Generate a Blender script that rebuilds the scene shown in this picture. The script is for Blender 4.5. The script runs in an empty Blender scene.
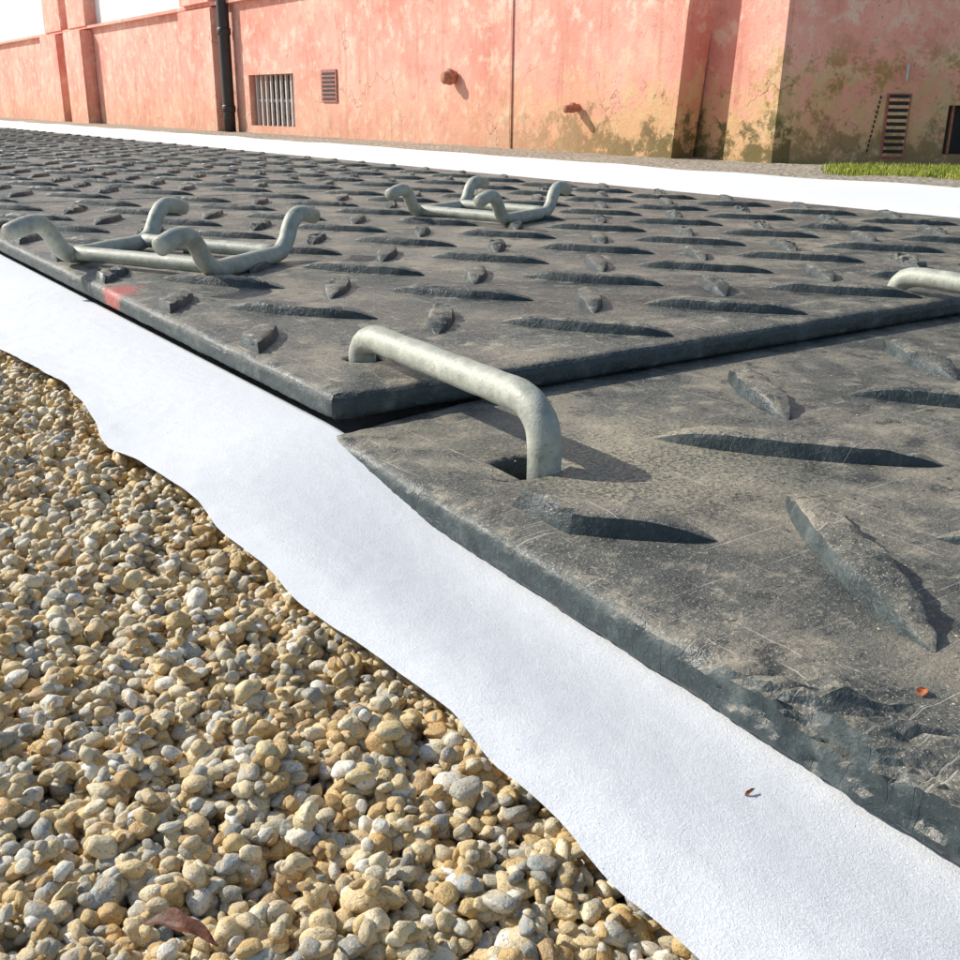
import bpy, bmesh, math, random
import numpy as np
from mathutils import Vector, Matrix, noise
random.seed(7); np.random.seed(7)
S=bpy.context.scene; COL=S.collection
S.view_settings.view_transform='Standard'; S.view_settings.look='None'; S.view_settings.exposure=0

# ------------------------------------------------------------ helpers
def obj(name,me,mat=None,parent=None,smooth=False):
    o=bpy.data.objects.new(name,me); COL.objects.link(o)
    if mat: me.materials.append(mat)
    if parent: o.parent=parent
    if smooth: me.polygons.foreach_set('use_smooth',[True]*len(me.polygons))
    return o
def mesh(name,v,f):
    me=bpy.data.meshes.new(name); me.from_pydata(v,[],f); me.update(); return me
def box(name,x0,x1,y0,y1,z0,z1,mat,parent=None,bev=0.0):
    bm=bmesh.new(); bmesh.ops.create_cube(bm,size=1)
    for v in bm.verts: v.co=Vector(((x0+x1)/2+v.co.x*(x1-x0),(y0+y1)/2+v.co.y*(y1-y0),(z0+z1)/2+v.co.z*(z1-z0)))
    if bev: bmesh.ops.bevel(bm,geom=bm.edges[:],offset=bev,segments=2,affect='EDGES')
    me=bpy.data.meshes.new(name); bm.to_mesh(me); bm.free()
    return obj(name,me,mat,parent)
def empty(name):
    o=bpy.data.objects.new(name,None); COL.objects.link(o); return o
def sm(t): t=max(0,min(1,t)); return t*t*(3-2*t)
def round_path(pts,r,n=7):
    pts=[Vector(p) for p in pts]; out=[pts[0]]
    for i in range(1,len(pts)-1):
        a,b,c=pts[i-1],pts[i],pts[i+1]
        ra=min(r,(a-b).length*.48); rc=min(r,(c-b).length*.48)
        p=b+(a-b).normalized()*ra; q=b+(c-b).normalized()*rc
        for k in range(n+1):
            t=k/n; out.append(p*(1-t)**2+b*2*t*(1-t)+q*t*t)
    out.append(pts[-1])
    res=[out[0]]
    for a,b in zip(out,out[1:]):
        n2=max(1,int((b-a).length/.02))
        for k in range(1,n2+1): res.append(a.lerp(b,k/n2))
    return [p for i,p in enumerate(res) if i==0 or (p-res[i-1]).length>1e-5]
def tube(V,F,pts,rad,seg=18,cap=True,jit=.0):
    n=len(pts)
    t0=(pts[1]-pts[0]).normalized(); u=t0.orthogonal().normalized()
    rings=[]
    P=list(pts); R=[rad]*n; T=[]
    for i in range(n):
        T.append((pts[min(i+1,n-1)]-pts[max(i-1,0)]).normalized())
    if cap:
        P=[P[0]-T[0]*rad*.25]+P+[P[-1]+T[-1]*rad*.25]; R=[rad*.8]+R+[rad*.8]; T=[T[0]]+T+[T[-1]]
    for i in range(len(P)):
        u=(u-T[i]*u.dot(T[i])).normalized(); w=T[i].cross(u)
        ring=[]
        for k in range(seg):
            a=2*math.pi*k/seg
            d=u*math.cos(a)+w*math.sin(a)
            rr=R[i]*(1+jit*noise.noise((P[i]+d*rad)*60))
            V.append(tuple(P[i]+d*rr)); ring.append(len(V)-1)
        rings.append(ring)
    for a,b in zip(rings,rings[1:]):
        for k in range(seg): F.append((a[k],a[(k+1)%seg],b[(k+1)%seg],b[k]))
    F.append(tuple(reversed(rings[0]))); F.append(tuple(rings[-1]))

# ------------------------------------------------------------ node helper
class N:
    def __init__(s,name):
        s.m=bpy.data.materials.new(name); s.m.use_nodes=True; s.t=s.m.node_tree; s.t.nodes.clear()
        s.out=s.t.nodes.new('ShaderNodeOutputMaterial'); s.b=s.t.nodes.new('ShaderNodeBsdfPrincipled')
        s.t.links.new(s.b.outputs[0],s.out.inputs[0])
    def n(s,typ,ins={},**kw):
        nd=s.t.nodes.new('ShaderNode'+typ)
        for k,v in kw.items(): setattr(nd,k,v)
        for k,v in ins.items(): s.put(nd.inputs[k],v)
        return nd
    def put(s,sock,v):
        if isinstance(v,bpy.types.NodeSocket): s.t.links.new(v,sock)
        else:
            if sock.type=='RGBA' and len(v)==3: v=(*v,1)
            sock.default_value=v
    def set(s,**kw):
        for k,v in kw.items(): s.put(s.b.inputs[k.replace('_',' ')],v)
    def noise(s,vec,scale,detail=4,rough=.55,dist=0):
        return s.n('TexNoise',{'Vector':vec,'Scale':scale,'Detail':detail,'Roughness':rough,'Distortion':dist}).outputs[0]
    def ramp(s,f,stops,interp='LINEAR'):
        nd=s.n('ValToRGB',{'Fac':f}); cr=nd.color_ramp; cr.interpolation=interp
        while len(cr.elements)<len(stops): cr.elements.new(.5)
        for e,(p,c) in zip(cr.elements,stops):
            e.position=p; e.color=(*c,1) if not isinstance(c,(int,float)) else (c,c,c,1)
        return nd.outputs[0]
    def mix(s,f,a,b,mode='MIX'):
        nd=s.n('Mix',data_type='RGBA',blend_type=mode); s.put(nd.inputs[0],f); s.put(nd.inputs[6],a); s.put(nd.inputs[7],b); return nd.outputs[2]
    def math(s,op,a,b=0.0,c=None):
        nd=s.n('Math',operation=op); s.put(nd.inputs[0],a); s.put(nd.inputs[1],b)
        if c is not None: s.put(nd.inputs[2],c)
        return nd.outputs[0]
    def mr(s,v,a,b,c=0.,d=1.,typ='SMOOTHSTEP'):
        return s.n('MapRange',{'Value':v,'From Min':a,'From Max':b,'To Min':c,'To Max':d},interpolation_type=typ).outputs[0]
    def pos(s): return s.n('NewGeometry').outputs['Position']
    def sep(s,v): return s.n('SeparateXYZ',{0:v}).outputs
    def mapv(s,v,scale=(1,1,1),rot=(0,0,0)):
        return s.n('Mapping',{'Vector':v,'Scale':scale,'Rotation':rot}).outputs[0]
    def bump(s,h,strength=.5,dist=.002,normal=None):
        ins={'Height':h,'Strength':strength,'Distance':dist}
        if normal is not None: ins['Normal']=normal
        return s.n('Bump',ins).outputs[0]

# ------------------------------------------------------------ materials
def mat_rubber():
    s=N('black_rubber'); p=s.pos(); x,y,z=s.sep(p)
    big=s.noise(p,6,4,.6); med=s.noise(p,26,5,.7); fine=s.noise(p,240,3,.7); vf=s.noise(p,800,1,.6)
    col=s.ramp(big,[(.34,(.050,.060,.058)),(.5,(.125,.124,.108)),(.66,(.27,.24,.185))])
    col=s.mix(s.mr(med,.52,.68,0,.85),col,(.35,.31,.235))
    col=s.mix(s.mr(med,.47,.37,0,.85),col,(.034,.043,.045))
    col=s.mix(s.mr(fine,.56,.72,0,.75),col,(.46,.42,.33))
    col=s.mix(s.mr(fine,.44,.30,0,.8),col,(.035,.04,.04))
    col=s.mix(s.mr(vf,.64,.72,0,.9),col,(.66,.61,.50))
    s1=s.noise(s.mapv(p,(6,260,20),(0,0,.55)),1,2,.6,.4); s2=s.noise(s.mapv(p,(300,9,20),(0,0,.35)),1,2,.6,.4)
    scr=s.math('MAXIMUM',s.mr(s1,.65,.69),s.mr(s2,.66,.70))
    col=s.mix(s.math('MULTIPLY',scr,s.mr(big,.35,.6,.15,.75)),col,(.50,.47,.40))
    # beige mud trodden on to the near corner
    mud=s.n('VectorMath',{0:p,1:(.18,-.26,.0)},operation='DISTANCE').outputs['Value']
    col=s.mix(s.math('MULTIPLY',s.mr(mud,.20,.04),s.mr(fine,.40,.62,0,.75)),col,(.44,.39,.27))
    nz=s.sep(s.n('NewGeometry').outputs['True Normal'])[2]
    dust_shade_mask=s.mr(nz,.45,.92)  # upward faces keep the dust colour; steep flanks are painted darker as shade
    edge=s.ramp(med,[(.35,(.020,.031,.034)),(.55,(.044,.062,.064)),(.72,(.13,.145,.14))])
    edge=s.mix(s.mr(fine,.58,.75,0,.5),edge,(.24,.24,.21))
    col=s.mix(dust_shade_mask,edge,col)
    mk=s.n('VectorMath',{0:p,1:(0.004,.735,.03)},operation='DISTANCE').outputs['Value']
    mk=s.math('ADD',mk,s.math('MULTIPLY',s.math('SUBTRACT',med,.5),.16))
    col=s.mix(s.mr(mk,.02,.06,.65,0),col,(.60,.12,.09))
    rough=s.mr(med,.3,.7,.32,.72)
    h=s.math('ADD',s.math('MULTIPLY',med,1.2),s.math('MULTIPLY',fine,.5)); h=s.math('SUBTRACT',h,s.math('MULTIPLY',scr,.25))
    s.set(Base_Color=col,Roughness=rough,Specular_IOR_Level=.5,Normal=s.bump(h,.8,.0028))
    return s.m
def mat_galv():
    s=N('galvanised_steel'); p=s.pos()
    a=s.noise(p,45,4,.6); f=s.noise(p,350,3,.65)
    col=s.ramp(a,[(.3,(.30,.32,.27)),(.55,(.46,.47,.40)),(.75,(.58,.58,.50))])
    col=s.mix(s.mr(f,.56,.70,0,.65),col,(.17,.16,.12))
    col=s.mix(s.mr(s.noise(p,18,4,.7),.60,.72,0,.5),col,(.30,.23,.15))
    s.set(Base_Color=col,Metallic=.12,Roughness=s.mr(a,.3,.7,.48,.68),Normal=s.bump(s.math('ADD',a,s.math('MULTIPLY',f,.6)),.6,.0014))
    return s.m
def mat_fabric():
    s=N('white_geotextile'); p=s.pos()
    a=s.noise(p,7,3,.6); f=s.noise(p,560,3,.85,1.0)
    col=s.ramp(f,[(.32,(.74,.78,.83)),(.58,(.90,.91,.92))])
    col=s.mix(s.mr(a,.55,.8,0,.25),col,(.78,.76,.68))
    d=s.noise(p,210,2,.6); col=s.mix(s.mr(d,.72,.78,0,.5),col,(.35,.30,.22))
    s.set(Base_Color=col,Roughness=.92,Normal=s.bump(f,.6,.0016,s.bump(s.noise(p,45,2,.6),.22,.003)))
    return s.m
def mat_pebble():
    s=N('pebble'); r=s.n('ObjectInfo').outputs['Random']
    tc=s.n('TexCoord').outputs['Object']
    off=s.n('VectorMath',{0:tc},operation='ADD'); cmb=s.n('CombineXYZ',{0:s.math('MULTIPLY',r,37.),1:s.math('MULTIPLY',r,91.)}).outputs[0]; s.put(off.inputs[1],cmb); v=off.outputs[0]
    st=[(.74,.57,.32),(.62,.41,.16),(.82,.74,.54),(.50,.48,.40),(.70,.53,.27),(.84,.80,.68),(.58,.36,.13),(.38,.41,.40),(.76,.61,.36),(.60,.57,.46),(.66,.47,.20),(.80,.70,.48),(.30,.30,.26),(.74,.54,.25),(.66,.58,.40),(.86,.83,.74),(.46,.30,.14),(.72,.58,.32),(.76,.64,.42),(.56,.49,.34)]
    base=s.ramp(r,[(i/len(st),c) for i,c in enumerate(st)],'CONSTANT')
    sp=s.noise(v,4.5,3,.7); lo=s.noise(v,1.0,2,.6)
    col=s.mix(s.mr(lo,.42,.70,0,.5),base,(.74,.50,.19))
    col=s.mix(s.mr(sp,.56,.64,0,.7),col,(.16,.125,.08))
    col=s.mix(s.mr(s.noise(v,8,2,.6),.58,.68,0,.65),col,(.88,.83,.70))
    s.set(Base_Color=col,Roughness=.48,Normal=s.bump(s.noise(v,4.,4,.7),.8,.0012))
    return s.m
def mat_ground(name,c0,c1,sc=70):
    s=N(name); p=s.pos()
    vo=s.n('TexVoronoi',{'Vector':p,'Scale':sc}); cc=s.sep(vo.outputs['Color'])[0]
    col=s.mix(cc,c0,c1); col=s.mix(s.mr(s.noise(p,.8,4),.4,.7,0,.4),col,tuple(.7*c for c in c0))
    col=s.mix(s.mr(vo.outputs['Distance'],.3,.6,0,.7),col,tuple(.3*c for c in c0))
    s.set(Base_Color=col,Roughness=.9,Normal=s.bump(s.math('SUBTRACT',1.,vo.outputs['Distance']),.8,.006))
    return s.m
def mat_wall(name='pink_render',k=1.,gk=1.):
    s=N(name); p=s.pos(); x,y,z=s.sep(p)
    a=s.noise(p,1.3,5,.62); b=s.noise(p,7,5,.68); f=s.noise(p,60,3,.7)
    C=lambda *c: tuple(min(.92,q*k) for q in c)
    col=s.ramp(a,[(.3,C(.70,.27,.20)),(.5,C(.82,.39,.30)),(.7,C(.86,.50,.39))])
    col=s.mix(s.mr(b,.50,.68,0,.75),col,C(.90,.66,.53))
    col=s.mix(s.mr(b,.44,.30,0,.6),col,C(.60,.22,.16))
    col=s.mix(s.mr(s.noise(p,3.5,5,.7,1.),.58,.66,0,.5),col,C(.82,.60,.43))
    st=s.noise(s.mapv(p,(9,9,.8)),1,4,.6); col=s.mix(s.mr(st,.53,.72,0,.5),col,C(.52,.21,.14))
    yf=s.mr(y,7.6,4.2,.28,1.)
    hz=s.math('ADD',z,s.math('MULTIPLY',s.math('SUBTRACT',b,.5),-1.8))
    oc=s.math('MULTIPLY',s.mr(hz,.66,.18),yf)
    col=s.mix(s.math('MULTIPLY',oc,.7),col,(.62,.42,.17))
    gn=s.noise(p,6,5,.78)
    gr=s.math('MULTIPLY',s.mr(s.math('ADD',z,s.math('MULTIPLY',s.math('SUBTRACT',gn,.5),-2.1)),.28,.0),s.mr(y,6.9,4.0,.14,1.))
    col=s.mix(s.math('MULTIPLY',gr,.9*gk),col,(.11,.095,.025))
    bd=s.math('MULTIPLY',s.mr(gn,.49,.60),s.math('MULTIPLY',s.mr(z,.2,.38),s.mr(z,.80,.5)))
    col=s.mix(s.math('MULTIPLY',s.math('MULTIPLY',bd,s.mr(y,4.0,3.6)),.8),col,(.34,.23,.05))
    col=s.mix(s.mr(f,.62,.70,0,.65),col,(.22,.10,.07))
    dv=s.n('VectorMath',{0:p,1:s.n('VectorMath',{0:s.n('TexNoise',{'Vector':p,'Scale':5.,'Detail':4.}).outputs['Color'],1:(.5,.5,.5)},operation='MULTIPLY').outputs[0]},operation='ADD').outputs[0]
    vo=s.n('TexVoronoi',{'Vector':dv,'Scale':.9},feature='DISTANCE_TO_EDGE').outputs['Distance']
    cr=s.mr(vo,.0,.008,1,0,'LINEAR'); cr=s.math('MULTIPLY',cr,s.mr(a,.45,.6))
    col=s.mix(s.math('MULTIPLY',cr,.45),col,(.25,.09,.06))
    h=s.math('ADD',s.math('MULTIPLY',b,.8),s.math('MULTIPLY',f,.25)); h=s.math('SUBTRACT',h,s.math('MULTIPLY',cr,.4))
    s.set(Base_Color=col,Roughness=.88,Normal=s.bump(h,.6,.02))
    return s.m
def mat_simple(name,c,rough=.7,metal=0.,var=.3,sc=30):
    s=N(name); p=s.pos(); a=s.noise(p,sc,5,.6)
    s.set(Base_Color=s.mix(s.mr(a,.3,.7),tuple(k*(1-var) for k in c),tuple(min(1,k*(1+var*.6)) for k in c)),Roughness=rough,Metallic=metal,Normal=s.bump(a,.3,.003))
    return s.m
M_rub=mat_rubber(); M_gal=mat_galv(); M_fab=mat_fabric(); M_peb=mat_pebble()
M_gnd=mat_ground('gravel_ground',(.45,.36,.22),(.60,.50,.34),75)
M_path=mat_ground('grit_path',(.45,.39,.30),(.64,.58,.46),38)
M_wall=mat_wall(); M_wing=mat_wall('pink_render_wing',1.12,.65); M_cream=mat_simple('cream_render',(.86,.84,.79),.85,0,.04,3)  # wing copy of the render has a lightened colour, standing in for sunlight
M_dark=mat_simple('dark_interior',(.02,.02,.022),.6); M_pipe=mat_simple('dark_pipe_paint',(.035,.03,.03),.5)
M_bar=mat_simple('white_bars',(.6,.58,.55),.6,0,.15); M_vent=mat_simple('vent_paint',(.42,.16,.12),.7)
M_rust=mat_simple('rusty_clay',(.48,.20,.12),.8)

# ------------------------------------------------------------ ground, path
sz=600
obj('ground',mesh('ground',[(-sz,-sz,-.046),(sz,-sz,-.046),(sz,sz,-.046),(-sz,sz,-.046)],[(0,1,2,3)]),M_gnd)
V=[];F=[];py=list(np.linspace(-8,12,300))+list(np.linspace(12.2,60,60)); px=list(np.linspace(3.3,7,56))
for y in py:
    for x in px: V.append((x,y,-.012+.008*noise.noise(Vector((x*4,y*4,0)))+.006*noise.noise(Vector((x*13,y*13,0)))))
for j in range(len(py)-1):
    for i in range(len(px)-1): a=j*len(px)+i; F.append((a,a+1,a+len(px)+1,a+len(px)))
obj('path',mesh('path',V,F),M_path,smooth=True)

# ------------------------------------------------------------ geotextile
EY=[-1.4,-.9,-.703,-.645,-.594,-.543,-.485,-.437,-.363,-.237,-.074,.02,.071,.2,.357,.566,.9]
EX=[-.20,-.19,-.205,-.203,-.194,-.191,-.183,-.185,-.192,-.192,-.185,-.192,-.203,-.184,-.173,-.196,-.19]
def fedge(y):
    return float(np.interp(y,EY,EX))+.005*noise.noise(Vector((y*14,3,0)))
def fz(x,y):
    inner=-.002+(-.032)*sm((.03-y)/.36)
    outer=-.006+.0030*noise.noise(Vector((x*6,y*7,1)))+.0006*noise.noise(Vector((x*45,y*45,4)))-.006*sm((.1-y)/.6)
    w=sm((-.045-x)/.13)
    z=inner*(1-w)+outer*w
    if x<-.01 : z+=.0004*noise.noise(Vector((x*90,y*90,7)))*sm((-.01-x)/.03)
    return z
ys=list(np.arange(-1.6,1.6,.008))+list(np.arange(1.6,4,.03))+list(np.arange(4,24,.15))
us=list(np.linspace(0,1,40))
V=[];F=[]
extra=[.012,.3,2.28,2.4,2.6,2.9,3.2,3.5,3.7]
W=len(us)+len(extra)
for y in ys:
    e=fedge(y)
    for u in us:
        x=e+(0.0-e)*u; V.append((x,y,fz(x,y)))
    for x in extra:
        zb=-.036
        if x>2.3:
            zb=zb*(1-sm((x-2.30)/.2))+(.004+.012*noise.noise(Vector((x*2.5,y*1.6,2))))*sm((x-2.30)/.2)
            if x==3.7: x+=.05*noise.noise(Vector((0,y*.9,9)))
        V.append((x,y,zb))
for j in range(len(ys)-1):
    for i in range(W-1):
        a=j*W+i; F.append((a,a+1,a+W+1,a+W))
obj('geotextile_fabric',mesh('geotextile_fabric',V,F),M_fab,smooth=True)

# ------------------------------------------------------------ mats
def lug(V,F,cx,cy,ang,zt,L=.122,Wd=.02,Hh=.014,fine=True,clip=None,rough=0.):
    ns=22 if fine else 8
    ca,sa=math.cos(ang),math.sin(ang)
    prof=[(-1.06,-.12),(-.93,.50),(-.80,.88),(-.55,1.0),(0,1.04),(.55,1.0),(.80,.88),(.93,.50),(1.06,-.12)] if fine else [(-1.05,-.1),(-.8,.9),(0,1.03),(.8,.9),(1.05,-.1)]
    rows=[]
    for i in range(ns+1):
        s=-1+2*i/ns; k=max(0,1-s*s)
        w=Wd*(k**.72)+.0012; h=Hh*(min(1,1.5*k))**.75
        row=[]
        for (pw,ph) in prof:
            lx=s*L; ly=pw*w; lz=h*ph if ph>0 else -.003
            X=cx+lx*ca-ly*sa; Y=cy+lx*sa+ly*ca
            Z=zt+lz
            if fine and ph>0:
                Z+=noise.noise(Vector((X*70,Y*70,1)))*.0010+noise.noise(Vector((X*230,Y*230,5)))*.0008
                X+=noise.noise(Vector((X*120,Y*120,9)))*.0012
                if rough>0: Z-=rough*h*max(0,.30+1.3*noise.noise(Vector((X*75,Y*75,3))))
            if clip is not None and X<clip:
                X=clip+.0005-(zt+lz-Z)*.1; Z=min(Z,zt-.001)
            row.append(len(V)); V.append((X,Y,Z))
        rows.append(row)
    for a,b in zip(rows,rows[1:]):
        for k in range(len(prof)-1): F.append((a[k],a[k+1],b[k+1],b[k]))
def make_mat(name,corners,zb,zt,lugs,holes,step=.02,wild=None,amp=.0012):
    cs=[Vector((c[0],c[1])) for c in corners]; dirs=[Vector((1,1)),Vector((-1,1)),Vector((-1,-1)),Vector((1,-1))]
    rings=[]; prof=[(.080,0),(.066,.0),(.055,.0),(.046,-.0001),(.037,-.0002),(.029,-.0003),(.022,-.0005),(.016,-.0008),(.010,-.0014),(.005,-.0028),(.0018,-.006),(0,-.011)]
    NT=len(prof)
    H=zt-zb
    for k in (.48,.6,.72,.84): prof.append((.0002,-H*k))
    prof+= [(.002,-H+.002),(.006,-H)]
    bm=bmesh.new()
    cnt=[max(2,int((cs[(i+1)%4]-cs[i]).length/(step if i in (2,3,0) else .1))) for i in range(4)]
    for ri,(o,dz) in enumerate(prof):
        pc=[cs[i]+dirs[i]*o for i in range(4)]
        ring=[]
        for i in range(4):
            a,b=pc[i],pc[(i+1)%4]; e=(b-a).normalized(); nrm=Vector((-e.y,e.x))
            for k in range(cnt[i]):
                q=a.lerp(b,k/cnt[i]); q0=cs[i].lerp(cs[(i+1)%4],k/cnt[i])
                dd=min(k,cnt[i]-k)*step
                rc=.010*math.exp(-((dd/.010)**1.2)) if o<.01 else 0
                q=q+nrm*rc*.6
                n1=noise.noise(Vector((q0.x*22,q0.y*22,dz*60)))*amp+noise.noise(Vector((q0.x*120,q0.y*120,dz*300)))*amp*.8
                z=zt+dz
                if 0<ri:
                    q=q+nrm*n1*(1 if o<.03 else .3); z+=noise.noise(Vector((q0.x*60,q0.y*60,o*90)))*amp*.5*(1 if ri<NT else .3)
                if wild:
                    wl_=wild(q0)
                    if ri>0 and ri<NT+4 and wl_>0:
                        fo=sm((.075-o)/.045)
                        n2=noise.noise(Vector((q0.x*60,q0.y*60,o*60+dz*110+3)))+.8*abs(noise.noise(Vector((q0.x*150,q0.y*150,o*150+dz*260))))
                        z+=n2*wl_*.010*fo*(1 if ri<NT else .25); q=q-nrm*(n2*wl_*.006*(1 if o<.015 else .25))
                ring.append(bm.verts.new((q.x,q.y,z)))
        rings.append(ring)
    n=len(rings[0])
    for a,b in zip(rings,rings[1:]):
        for k in range(n): bm.faces.new((b[k],b[(k+1)%n],a[(k+1)%n],a[k]))
    edges=[bm.edges.get((rings[0][k],rings[0][(k+1)%n])) for k in range(n)]
    for (hx,hy,rx,ry) in holes:
        loops=[]
        for lvl,(gr,dz) in enumerate([(1.12,0),(1.02,-.002),(.97,-.007),(.93,-H*.93)]):
            loops.append([bm.verts.new((hx+gr*rx*math.cos(t)*(1+.09*math.sin(3*t+hx*50)+.05*math.sin(7*t)),hy+gr*ry*math.sin(t)*(1+.07*math.cos(2*t)),zt+dz)) for t in [2*math.pi*k/28 for k in range(28)]])
        for a,b in zip(loops,loops[1:]):
            for k in range(28): bm.faces.new((a[k],a[(k+1)%28],b[(k+1)%28],b[k]))
        bm.faces.new(loops[-1])
        for k in range(28): edges.append(bm.edges.get((loops[0][k],loops[0][(k+1)%28])))
    bmesh.ops.triangle_fill(bm,edges=edges,use_beauty=True,use_dissolve=False,normal=(0,0,1))
    bm.faces.new(list(reversed(rings[-1])))
    bmesh.ops.recalc_face_normals(bm,faces=bm.faces[:])
    me=bpy.data.meshes.new(name); bm.to_mesh(me); bm.free()
    V=[tuple(v.co) for v in me.vertices]; F=[tuple(p.vertices) for p in me.polygons]
    for l in lugs: lug(V,F,*l[:3],zt,**l[3])
    me2=mesh(name,V,F); bpy.data.meshes.remove(me)
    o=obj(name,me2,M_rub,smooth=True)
    try: me2.set_sharp_from_angle(angle=math.radians(42))
    except Exception: pass
    return o
HA=math.atan2(-.81,.58); VA=math.atan2(.81,.58)
XM=2.28
y0=0.0; mi=0; Ls=2.36
SX=.262; SY=.295
while y0<16:
    y1=y0+Ls; lg=[]
    fine=(y0<2)
    for i in range(-1,10):
        for j in range(0,9):
            for typ in (0,1):
                x=(.165+SX*i) if typ==0 else (.298+SX*i)
                yy=y0+((.12+SY*j) if typ==0 else (.267+SY*j))
                if x<.0 or x>XM-.07 or yy>y1-.08: continue
                if mi==0 and typ==0 and i==0 and j==0: continue
                x+=random.uniform(-.004,.004); yy+=random.uniform(-.004,.004)
                rg=random.choice([.1,.3,.6,.9]) if typ==1 else random.choice([0,0,0,.3])
                lg.append((x,yy,(HA if typ==0 else VA)+random.uniform(-.03,.03),dict(L=(.118 if typ==0 else .088)*random.uniform(.95,1.04),Wd=.019 if typ==0 else .018,Hh=(.0138 if typ==0 else .0135),fine=fine or y0<5,clip=.014,rough=rg)))
    holes=[(.108,.125,.026,.022),(1.04,.085,.026,.022)] if mi==0 else []
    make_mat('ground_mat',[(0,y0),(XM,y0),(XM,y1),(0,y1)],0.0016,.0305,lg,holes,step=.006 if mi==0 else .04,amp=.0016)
    y0=y1+.006; mi+=1
# nearest mat (lies lower, tucked under the far one)
lg=[]
def wl(q):
    if q.x>.1: return 0
    return .10*sm((-.2-q.y)/.2)+1.0*sm((-.50-q.y)/.10)*(.35+.65*sm(.5+1.2*noise.noise(Vector((0,q.y*9,5)))))
for i in range(0,8):
    for j in range(0,8):
        for typ in (0,1):
            x=.016+.30*i if typ==0 else .148+.302*i
            yy=-.318-.30*j if typ==0 else -.15-.32*j
            if x>XM-.08: continue
            if typ==1 and i==0 and j==0: continue
            if typ==0 and i==0 and j==1: continue
            if typ==1 and j==1: yy=-.497
            if typ==0 and i>0: yy+=.008
            edge0=(typ==0 and i==0)
            lg.append((x,yy,(HA+.04 if typ==0 else VA+.06),dict(L=.130 if typ==0 else (.133 if j>=1 else .105),Wd=.021 if typ==0 else .020,Hh=.0165,fine=True,clip=.012 if edge0 else 0.,rough=.35 if typ==1 else (0 if edge0 else .12))))
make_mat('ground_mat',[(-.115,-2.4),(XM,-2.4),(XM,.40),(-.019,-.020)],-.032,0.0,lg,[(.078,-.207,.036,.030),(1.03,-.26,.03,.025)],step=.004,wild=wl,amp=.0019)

# ------------------------------------------------------------ grit lying on the mats
V=[];F=[]
gr=random.Random(11)
for i in range(1500):
    if gr.random()<.6: x=gr.uniform(.0,1.2); y=gr.uniform(-.85,-.02); z=0.0005
    else: x=gr.uniform(.02,1.4); y=gr.uniform(.02,1.2); z=.031
    r=gr.choice([.0006,.0007,.0009,.0013])*gr.uniform(.7,1.2)
    n=len(V)
    for d in ((1,0,0),(-1,0,0),(0,1,0),(0,-1,0),(0,0,1),(0,0,-1)):
        V.append((x+r*d[0]*gr.uniform(.6,1.3),y+r*d[1]*gr.uniform(.6,1.3),z+r*.6*d[2]))
    for t in ((0,2,4),(2,1,4),(1,3,4),(3,0,4),(2,0,5),(1,2,5),(3,1,5),(0,3,5)): F.append(tuple(n+k for k in t))
obj('sand_grains',mesh('sand_grains',V,F),mat_simple('sand_grain',(.55,.47,.33),.8,0,.4,300))

# ------------------------------------------------------------ connectors
def staple(name,a,b,zA,zB):
    V=[];F=[]
    pts=round_path([(a[0],a[1],zA-.03),(a[0],a[1],zA+.028),(b[0],b[1],zB+.058),(b[0],b[1],zB-.03)],.05,10)
    tube(V,F,pts,.0152,24,jit=.08)
    return obj(name,mesh(name,V,F),M_gal,smooth=True)
staple('steel_staple',(.104,.130),(.090,-.222),.03,0)
staple('steel_staple',(1.04,.085),(1.03,-.262),.03,0)
def hconn(name,c,u,v,hu,hv,z,out,hh):
    c=Vector((*c,z)); u=Vector((*u,0)).normalized(); v=Vector((*v,0)).normalized(); Z=Vector((0,0,1))
    V=[];F=[]
    for sv in (-1,1):
        A=c-u*hu+v*hv*sv; B=c+u*hu+v*hv*sv
        pts=[A-u*out+Z*(hh-.012),A-u*out*.55+Z*hh,A-u*out*.28+Z*hh*.82,A,B,B+u*out*.28+Z*hh*.82,B+u*out*.55+Z*hh,B+u*out+Z*(hh-.012)]
        tube(V,F,round_path(pts,.035,8),.0150,18,jit=.07)
    for su in (-1,1):
        k=.80
        A=c+u*hu*su*k-v*(hv-.008)+Z*.004; B=c+u*hu*su*k+v*(hv-.008)+Z*.004
        tube(V,F,round_path([A,B],.01),.0128,18,jit=.07)
        for q in (A,B):
            for w in (-1,1):
                tube(V,F,[q+u*w*.012-Z*.003-u*.006,q+u*w*.012-Z*.003+u*.006],.007,10,jit=.4)
    return obj(name,mesh(name,V,F),M_gal,smooth=True)
hconn('steel_connector',(.188,.966),(.80,.60),(.45,-.89),.125,.165,.0460,.125,.066)
hconn('steel_connector',(1.127,1.353),(.90,.43),(.28,-.96),.125,.14,.0460,.11,.062)

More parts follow.
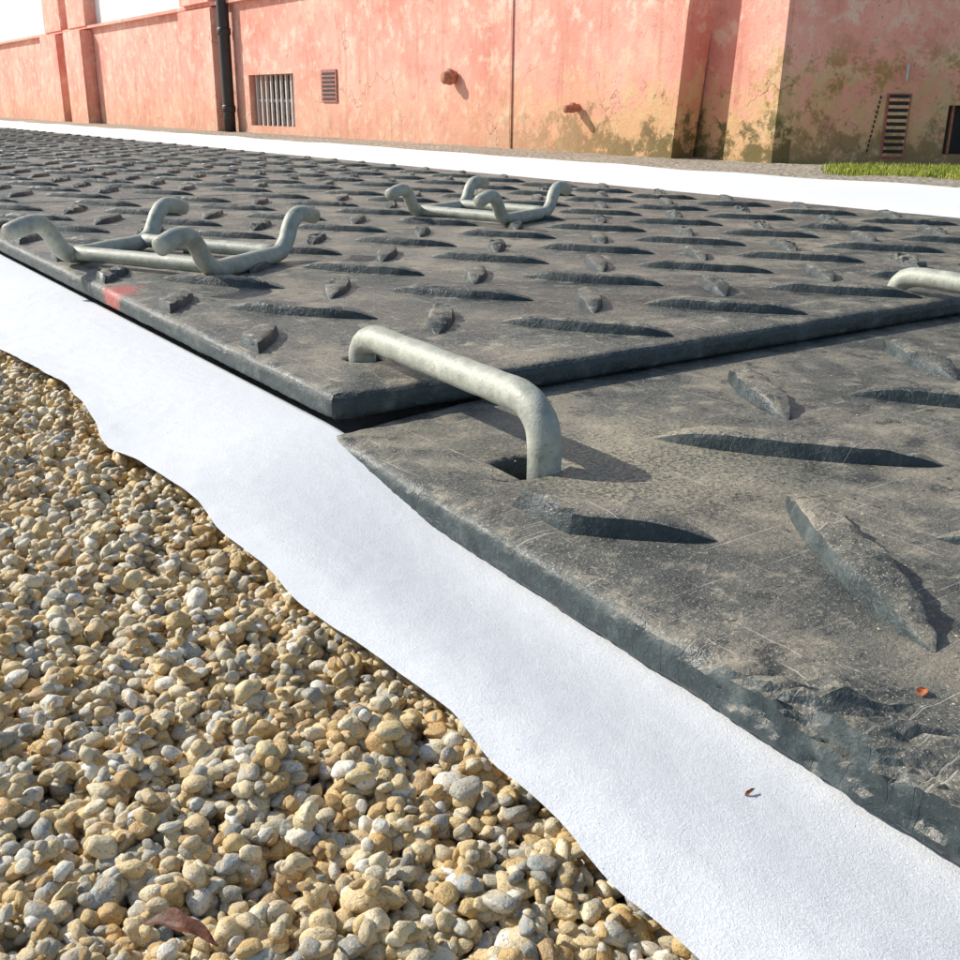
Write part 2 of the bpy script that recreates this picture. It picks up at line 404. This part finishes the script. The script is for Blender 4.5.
# ------------------------------------------------------------ gravel
protos=bpy.data.collections.new('pebble_shapes')
for i in range(20):
    bm=bmesh.new(); bmesh.ops.create_icosphere(bm,subdivisions=3,radius=1)
    ax=random.uniform(.60,.95); az=random.uniform(.50,.85); o=Vector((i*7.3,1,2)); k=random.uniform(.15,.32)
    planes=[(Vector((random.gauss(0,1),random.gauss(0,1),random.gauss(0,1))).normalized(),random.uniform(.66,.9)) for _ in range(5)]
    for v in bm.verts:
        d=v.co.normalized(); r=1+k*noise.noise(d*1.2+o)+.06*noise.noise(d*3.2+o)+.02*noise.noise(d*8+o)
        p=d*r
        for n_,h_ in planes:
            dd=p.dot(n_)
            if dd>h_: p-=n_*(dd-h_)*.7
        v.co=Vector((p.x,p.y*ax,p.z*az))
    me=bpy.data.meshes.new('pebble'); bm.to_mesh(me); bm.free()
    me.materials.append(M_peb); me.polygons.foreach_set('use_smooth',[True]*len(me.polygons))
    protos.objects.link(bpy.data.objects.new('pebble_%02d'%i,me))
gx0,gx1,gy0,gy1=-.95,-.12,-1.15,1.75; cs=.002
nx=int((gx1-gx0)/cs); ny=int((gy1-gy0)/cs); Hf=np.full((nx,ny),-.046)
pos=[];rot=[];scl=[];idx=[]
rs=np.random.RandomState(3)
NTRY=150000
rx=rs.uniform(gx0+.01,gx1-.01,NTRY); ry=rs.uniform(gy0+.01,gy1-.01,NTRY); rr=np.clip(rs.lognormal(math.log(.0044),.28,NTRY),.0027,.0082)
edge_cache={}
for i in range(NTRY):
    r=rr[i]; x=rx[i]; y=ry[i]
    key=int(y*200)
    if key not in edge_cache: edge_cache[key]=fedge(y)
    e=edge_cache[key]
    if x>e+.035: continue
    fx=(x-gx0)/cs; fy=(y-gy0)/cs; n=max(1,int(r*.8/cs)); ix=int(fx); iy=int(fy)
    a0,a1,b0,b1=max(0,ix-n),min(nx,ix+n+1),max(0,iy-n),min(ny,iy+n+1)
    P_=Hf[a0:a1,b0:b1]; hz=r*.66
    zc=P_.mean()+hz*.66
    cap=(-.0165-.006*sm((.1-y)/.6)) if x>e-.006 else -.005+.004*noise.noise(Vector((x*9,y*9,0)))
    if zc+hz>cap: continue
    X,Y=np.meshgrid(np.arange(a0,a1)-fx,np.arange(b0,b1)-fy,indexing='ij'); D=1-(X*X+Y*Y)*cs*cs/(r*r*.85)
    np.maximum(P_,np.where(D>0,zc+hz*np.sqrt(np.clip(D,0,1)),-1),out=P_)
    pos.append((x,y,zc)); rot.append((rs.normal(0,.35),rs.normal(0,.35),rs.uniform(0,6.28))); scl.append((r*rs.uniform(.95,1.4),r,r*rs.uniform(.85,1.1))); idx.append(rs.randint(20))
print('pebbles',len(pos))
gm=bpy.data.meshes.new('gravel'); gm.from_pydata(pos,[],[])
for nm,typ,dat in (('p_rot','FLOAT_VECTOR',rot),('p_scl','FLOAT_VECTOR',scl)):
    at=gm.attributes.new(nm,typ,'POINT'); at.data.foreach_set('vector',np.array(dat,dtype=np.float32).ravel())
at=gm.attributes.new('p_idx','INT','POINT'); at.data.foreach_set('value',np.array(idx,dtype=np.int32))
go=obj('gravel',gm)
ng=bpy.data.node_groups.new('scatter_pebbles','GeometryNodeTree')
ng.interface.new_socket('Geometry',in_out='INPUT',socket_type='NodeSocketGeometry'); ng.interface.new_socket('Geometry',in_out='OUTPUT',socket_type='NodeSocketGeometry')
gi=ng.nodes.new('NodeGroupInput'); goo=ng.nodes.new('NodeGroupOutput')
iop=ng.nodes.new('GeometryNodeInstanceOnPoints'); ci=ng.nodes.new('GeometryNodeCollectionInfo')
ci.inputs['Collection'].default_value=protos; ci.inputs['Separate Children'].default_value=True; ci.inputs['Reset Children'].default_value=True
def na(nm,t):
    n=ng.nodes.new('GeometryNodeInputNamedAttribute'); n.data_type=t; n.inputs['Name'].default_value=nm
    return [o for o in n.outputs if o.enabled and o.name=='Attribute'][0]
e2r=ng.nodes.new('FunctionNodeEulerToRotation'); L=ng.links.new
L(gi.outputs[0],iop.inputs['Points']); L(ci.outputs[0],iop.inputs['Instance']); iop.inputs['Pick Instance'].default_value=True
L(na('p_idx','INT'),iop.inputs['Instance Index']); L(na('p_rot','FLOAT_VECTOR'),e2r.inputs[0]); L(e2r.outputs[0],iop.inputs['Rotation']); L(na('p_scl','FLOAT_VECTOR'),iop.inputs['Scale'])
L(iop.outputs[0],goo.inputs[0])
md=go.modifiers.new('scatter','NODES'); md.node_group=ng

# ------------------------------------------------------------ leaf and debris
def leaf(name,c,L_,Wd,ang,mat,curl=.25,z0=0.):
    V=[];F=[]; n=14
    for i in range(n+1):
        s=i/n; w=Wd*math.sin(math.pi*s**.8)*(1+.12*math.sin(9*s))
        for k in range(-3,4):
            q=k/3; lx=(s-.5)*L_; ly=q*w
            zz=z0+curl*abs(q)*w+.10*L_*math.sin(s*3.1)+.02*L_*math.sin(s*14+q*3)
            V.append((c[0]+lx*math.cos(ang)-ly*math.sin(ang),c[1]+lx*math.sin(ang)+ly*math.cos(ang),zz))
    for i in range(n):
        for k in range(6): a=i*7+k; F.append((a,a+1,a+8,a+7))
    return obj(name,mesh(name,V,F),mat,smooth=True)
M_leaf=mat_simple('dead_leaf',(.16,.05,.02),.6,0,.6,150)
leaf('dead_leaf',(-.366,-.574),.034,.0050,-.95,M_leaf,.8,-.003)
leaf('dead_leaf',(.029,-.633),.010,.003,.3,mat_simple('orange_leaf',(.5,.14,.04),.6,0,.3,300),.4,.001)
leaf('dead_leaf',(-.085,-.615),.010,.0012,.2,M_leaf,.3,fz(-.085,-.615)+.0006)

# ------------------------------------------------------------ building
B=empty('pink_building')
WX=4.8
def wbox(n,*a,mat=M_wall,bev=.012): return box(n,*a,mat,B,bev)
wbox('plinth_wall',WX,5.6,4.41,10.13,-.06,1.40,bev=0)
wbox('plinth_below_window',WX,5.6,10.13,11.31,-.06,.07,bev=0)
wbox('plinth_above_window',WX,5.6,10.13,11.31,.62,1.40,bev=0)
wbox('plinth_wall_far',WX,5.6,11.31,70,-.06,1.40,bev=0)
box('window_recess',5.05,5.5,10.13,11.31,.07,.62,M_dark,B)
for k in range(9):
    yb=10.13+1.18*(k+.5)/9; box('window_bar_%d'%k,4.86,4.885,yb-.014,yb+.014,.071,.619,M_bar,B)
box('window_bar_mid',4.888,4.90,10.135,11.305,.33,.36,M_bar,B)
wbox('pilaster_slim',4.785,4.799,6.18,6.77,-.05,1.38)
wbox('pilaster_pipe',4.66,4.799,12.0,13.1,-.05,1.38)
wbox('pilaster_a',4.60,4.799,17.3,18.3,-.05,1.38)
wbox('pilaster_b',4.60,4.799,18.75,19.8,-.05,1.38)
wbox('pilaster_c',4.60,4.799,30,34,-.05,1.38)
def prism(name,base,top,z0,z1,mat=M_wall):
    n=len(base); V=[(x,y,z0) for x,y in base]+[(x,y,z1) for x,y in top]
    F=[tuple(reversed(range(n))),tuple(range(n,2*n))]+[(k,(k+1)%n,n+(k+1)%n,n+k) for k in range(n)]
    return obj(name,mesh(name,V,F),mat,B)
prism('corner_buttress',[(4.77,4.36),(4.97,4.36),(4.97,5.0),(4.77,5.0)],[(4.796,4.28),(5.05,4.28),(5.05,5.0),(4.796,5.0)],-.06,1.38)
wbox('recess_wall',5.02,5.5,3.70,4.40,-.06,1.38,bev=0)
prism('corner_pilaster',[(4.90,3.62),(5.3,3.40),(5.3,4.02),(4.90,4.02)],[(4.94,3.62),(5.3,3.40),(5.3,3.98),(4.94,3.98)],-.06,1.38)
dW=Vector((.817,-.576)); nW=Vector((-.576,-.817)); W0=Vector((4.95,3.60))
def wing(name,s0,s1,d0,d1,z0,z1,mat):
    c=[W0+dW*s0+nW*d0,W0+dW*s1+nW*d0,W0+dW*s1+nW*d1,W0+dW*s0+nW*d1]
    V=[(q.x,q.y,z) for z in (z0,z1) for q in c]
    F=[(3,2,1,0),(4,5,6,7),(0,1,5,4),(1,2,6,5),(2,3,7,6),(3,0,4,7)]
    me=mesh(name,V,F); bm=bmesh.new(); bm.from_mesh(me); bmesh.ops.recalc_face_normals(bm,faces=bm.faces[:]); bm.to_mesh(me); bm.free()
    return obj(name,me,mat,B)
wing('wing_wall_a',0,1.0,-.5,0,-.06,1.4,M_wing)
wing('wing_wall_below',1.0,1.8,-.5,0,-.06,.05,M_wing)
wing('wing_wall_above',1.0,1.8,-.5,0,.335,1.4,M_wing)
wing('wing_wall_b',1.8,9,-.5,0,-.06,1.4,M_wing)
wing('wing_window_recess',1.0,1.8,-.45,-.12,.05,.335,M_dark)
for k in range(6): wing('wing_window_bar_%d'%k,1.04+.13*k,1.055+.13*k,-.06,-.04,.051,.334,M_rust)
wing('louvre_frame',.615,.765,.001,.006,.02,.40,M_vent)
for k in range(9): wing('louvre_slat_%d'%k,.63,.75,.007,.022,.035+.04*k,.053+.04*k,M_wing)
for k in range(9): wing('louvre_gap_%d'%k,.63,.75,.0065,.009,.055+.04*k,.073+.04*k,M_dark)
for k in range(12): wing('crack_step_%d'%k,.53+.004*k,.539+.004*k,.001,.006,.06+.028*k,.078+.028*k,M_dark)
wing('cable_clip',.71,.722,.001,.02,.47,.57,M_bar)
box('upper_wall',4.88,5.6,4.5,70,1.44,6.5,M_cream,B); box('string_course',4.72,5.6,4.42,70,1.401,1.439,M_wall,B)
wing('wing_upper',.1,9,-.5,-.05,1.44,6.5,M_cream)
for k in range(8):
    yy=7+6*k; box('upper_window_%d'%k,4.87,4.879,yy,yy+1.2,2.4,4.4,M_dark,B)
box('pilaster_upper_a',4.70,4.879,17.3,18.3,1.44,6.4,M_wall,B); box('pilaster_upper_b',4.66,4.879,12.05,13.0,1.44,6.4,M_wall,B); box('pilaster_upper_c',4.70,4.879,18.75,19.8,1.44,6.4,M_wall,B)
box('roof_slab',4.6,12,4.4,70,6.5,6.7,M_rust,B)
box('vent_frame',4.785,4.799,9.12,9.45,.33,.64,M_vent,B)
for k in range(7): box('vent_slot_%d'%k,4.781,4.7845,9.15,9.42,.352+.04*k,.372+.04*k,M_dark,B)
def knob(name,y,z,r,l):
    V=[];F=[]; tube(V,F,[Vector((WX+.01,y,z)),Vector((WX-l*.6,y,z-.004)),Vector((WX-l,y,z-.01))],r,16)
    tube(V,F,[Vector((WX-l*.35,y,z)),Vector((WX-l*.6,y,z))],r*1.3,16)
    obj(name,mesh(name,V,F),M_rust,B,True)
knob('wall_spout_a',7.0,.535,.05,.11); knob('wall_spout_b',5.37,.30,.028,.12)
V=[];F=[]; tube(V,F,[Vector((4.70,11.72,z)) for z in np.linspace(-.01,6.4,30)],.07,20,False)
for zc in (.25,1.1,2.6,4.2): tube(V,F,[Vector((4.70,11.72,zc-.03)),Vector((4.70,11.72,zc+.03))],.08,20)
obj('downpipe',mesh('downpipe',V,F),M_pipe,B,True)

# ------------------------------------------------------------ grass strip
sg=N('grass_blade'); pg=sg.pos(); sg.set(Base_Color=sg.ramp(sg.noise(pg,9,3),[(.3,(.20,.28,.02)),(.7,(.46,.46,.06))]),Roughness=.6)
V=[];F=[]
quad=[Vector((4.85,3.15)),Vector((4.25,2.66)),Vector((5.2,.9)),Vector((6.4,1.9))]
for i in range(16000):
    a,b=random.random(),random.random()
    q=quad[0].lerp(quad[1],a).lerp(quad[3].lerp(quad[2],a),b)
    q+=Vector((random.gauss(0,.03),random.gauss(0,.03)))
    h=random.uniform(.012,.04); an=random.uniform(0,6.28); w=.0022; dx,dy=math.cos(an)*w,math.sin(an)*w; lx,ly=random.gauss(0,.3)*h,random.gauss(0,.3)*h
    n=len(V); V+=[(q.x-dx,q.y-dy,-.018),(q.x+dx,q.y+dy,-.018),(q.x+lx*.5+dx*.7,q.y+ly*.5+dy*.7,h*.6-.012),(q.x+lx*.5-dx*.7,q.y+ly*.5-dy*.7,h*.6-.012),(q.x+lx*1.3,q.y+ly*1.3,h-.012)]
    F+=[(n,n+1,n+2,n+3),(n+3,n+2,n+4)]
obj('grass',mesh('grass',V,F),sg.m)

# ------------------------------------------------------------ light
el=math.radians(33); sd=Vector((-.57*math.cos(el),.82*math.cos(el),math.sin(el))).normalized()
ld=bpy.data.lights.new('sun','SUN'); ld.energy=5; ld.angle=math.radians(.5); ld.color=(1,.95,.86)
lo=bpy.data.objects.new('sun',ld); COL.objects.link(lo); lo.rotation_euler=sd.to_track_quat('Z','Y').to_euler(); lo.location=(-5,8,8)
w=bpy.data.worlds.new('World'); S.world=w; w.use_nodes=True; nt=w.node_tree; nt.nodes.clear()
sk=nt.nodes.new('ShaderNodeTexSky'); sk.sky_type='NISHITA'; sk.sun_disc=False; sk.sun_elevation=el; sk.sun_rotation=math.atan2(sd.x,sd.y)
bg=nt.nodes.new('ShaderNodeBackground'); bg.inputs[1].default_value=.13; wo=nt.nodes.new('ShaderNodeOutputWorld')
nt.links.new(sk.outputs[0],bg.inputs[0]); nt.links.new(bg.outputs[0],wo.inputs[0])

# ------------------------------------------------------------ camera
cd=bpy.data.cameras.new('camera'); cd.sensor_width=36; cd.lens=36*1050/960; cd.clip_start=.01; cd.clip_end=2000
co=bpy.data.objects.new('camera',cd); COL.objects.link(co)
X=Vector((.8198,-.5725,.0094)).normalized(); Zc=Vector((-.5421,-.7707,.3349)).normalized(); Y=Zc.cross(X).normalized(); X=Y.cross(Zc)
m=Matrix((X,Y,Zc)).transposed().to_4x4(); m.translation=Vector((-.4588,-.9043,.3)); co.matrix_world=m
S.camera=co
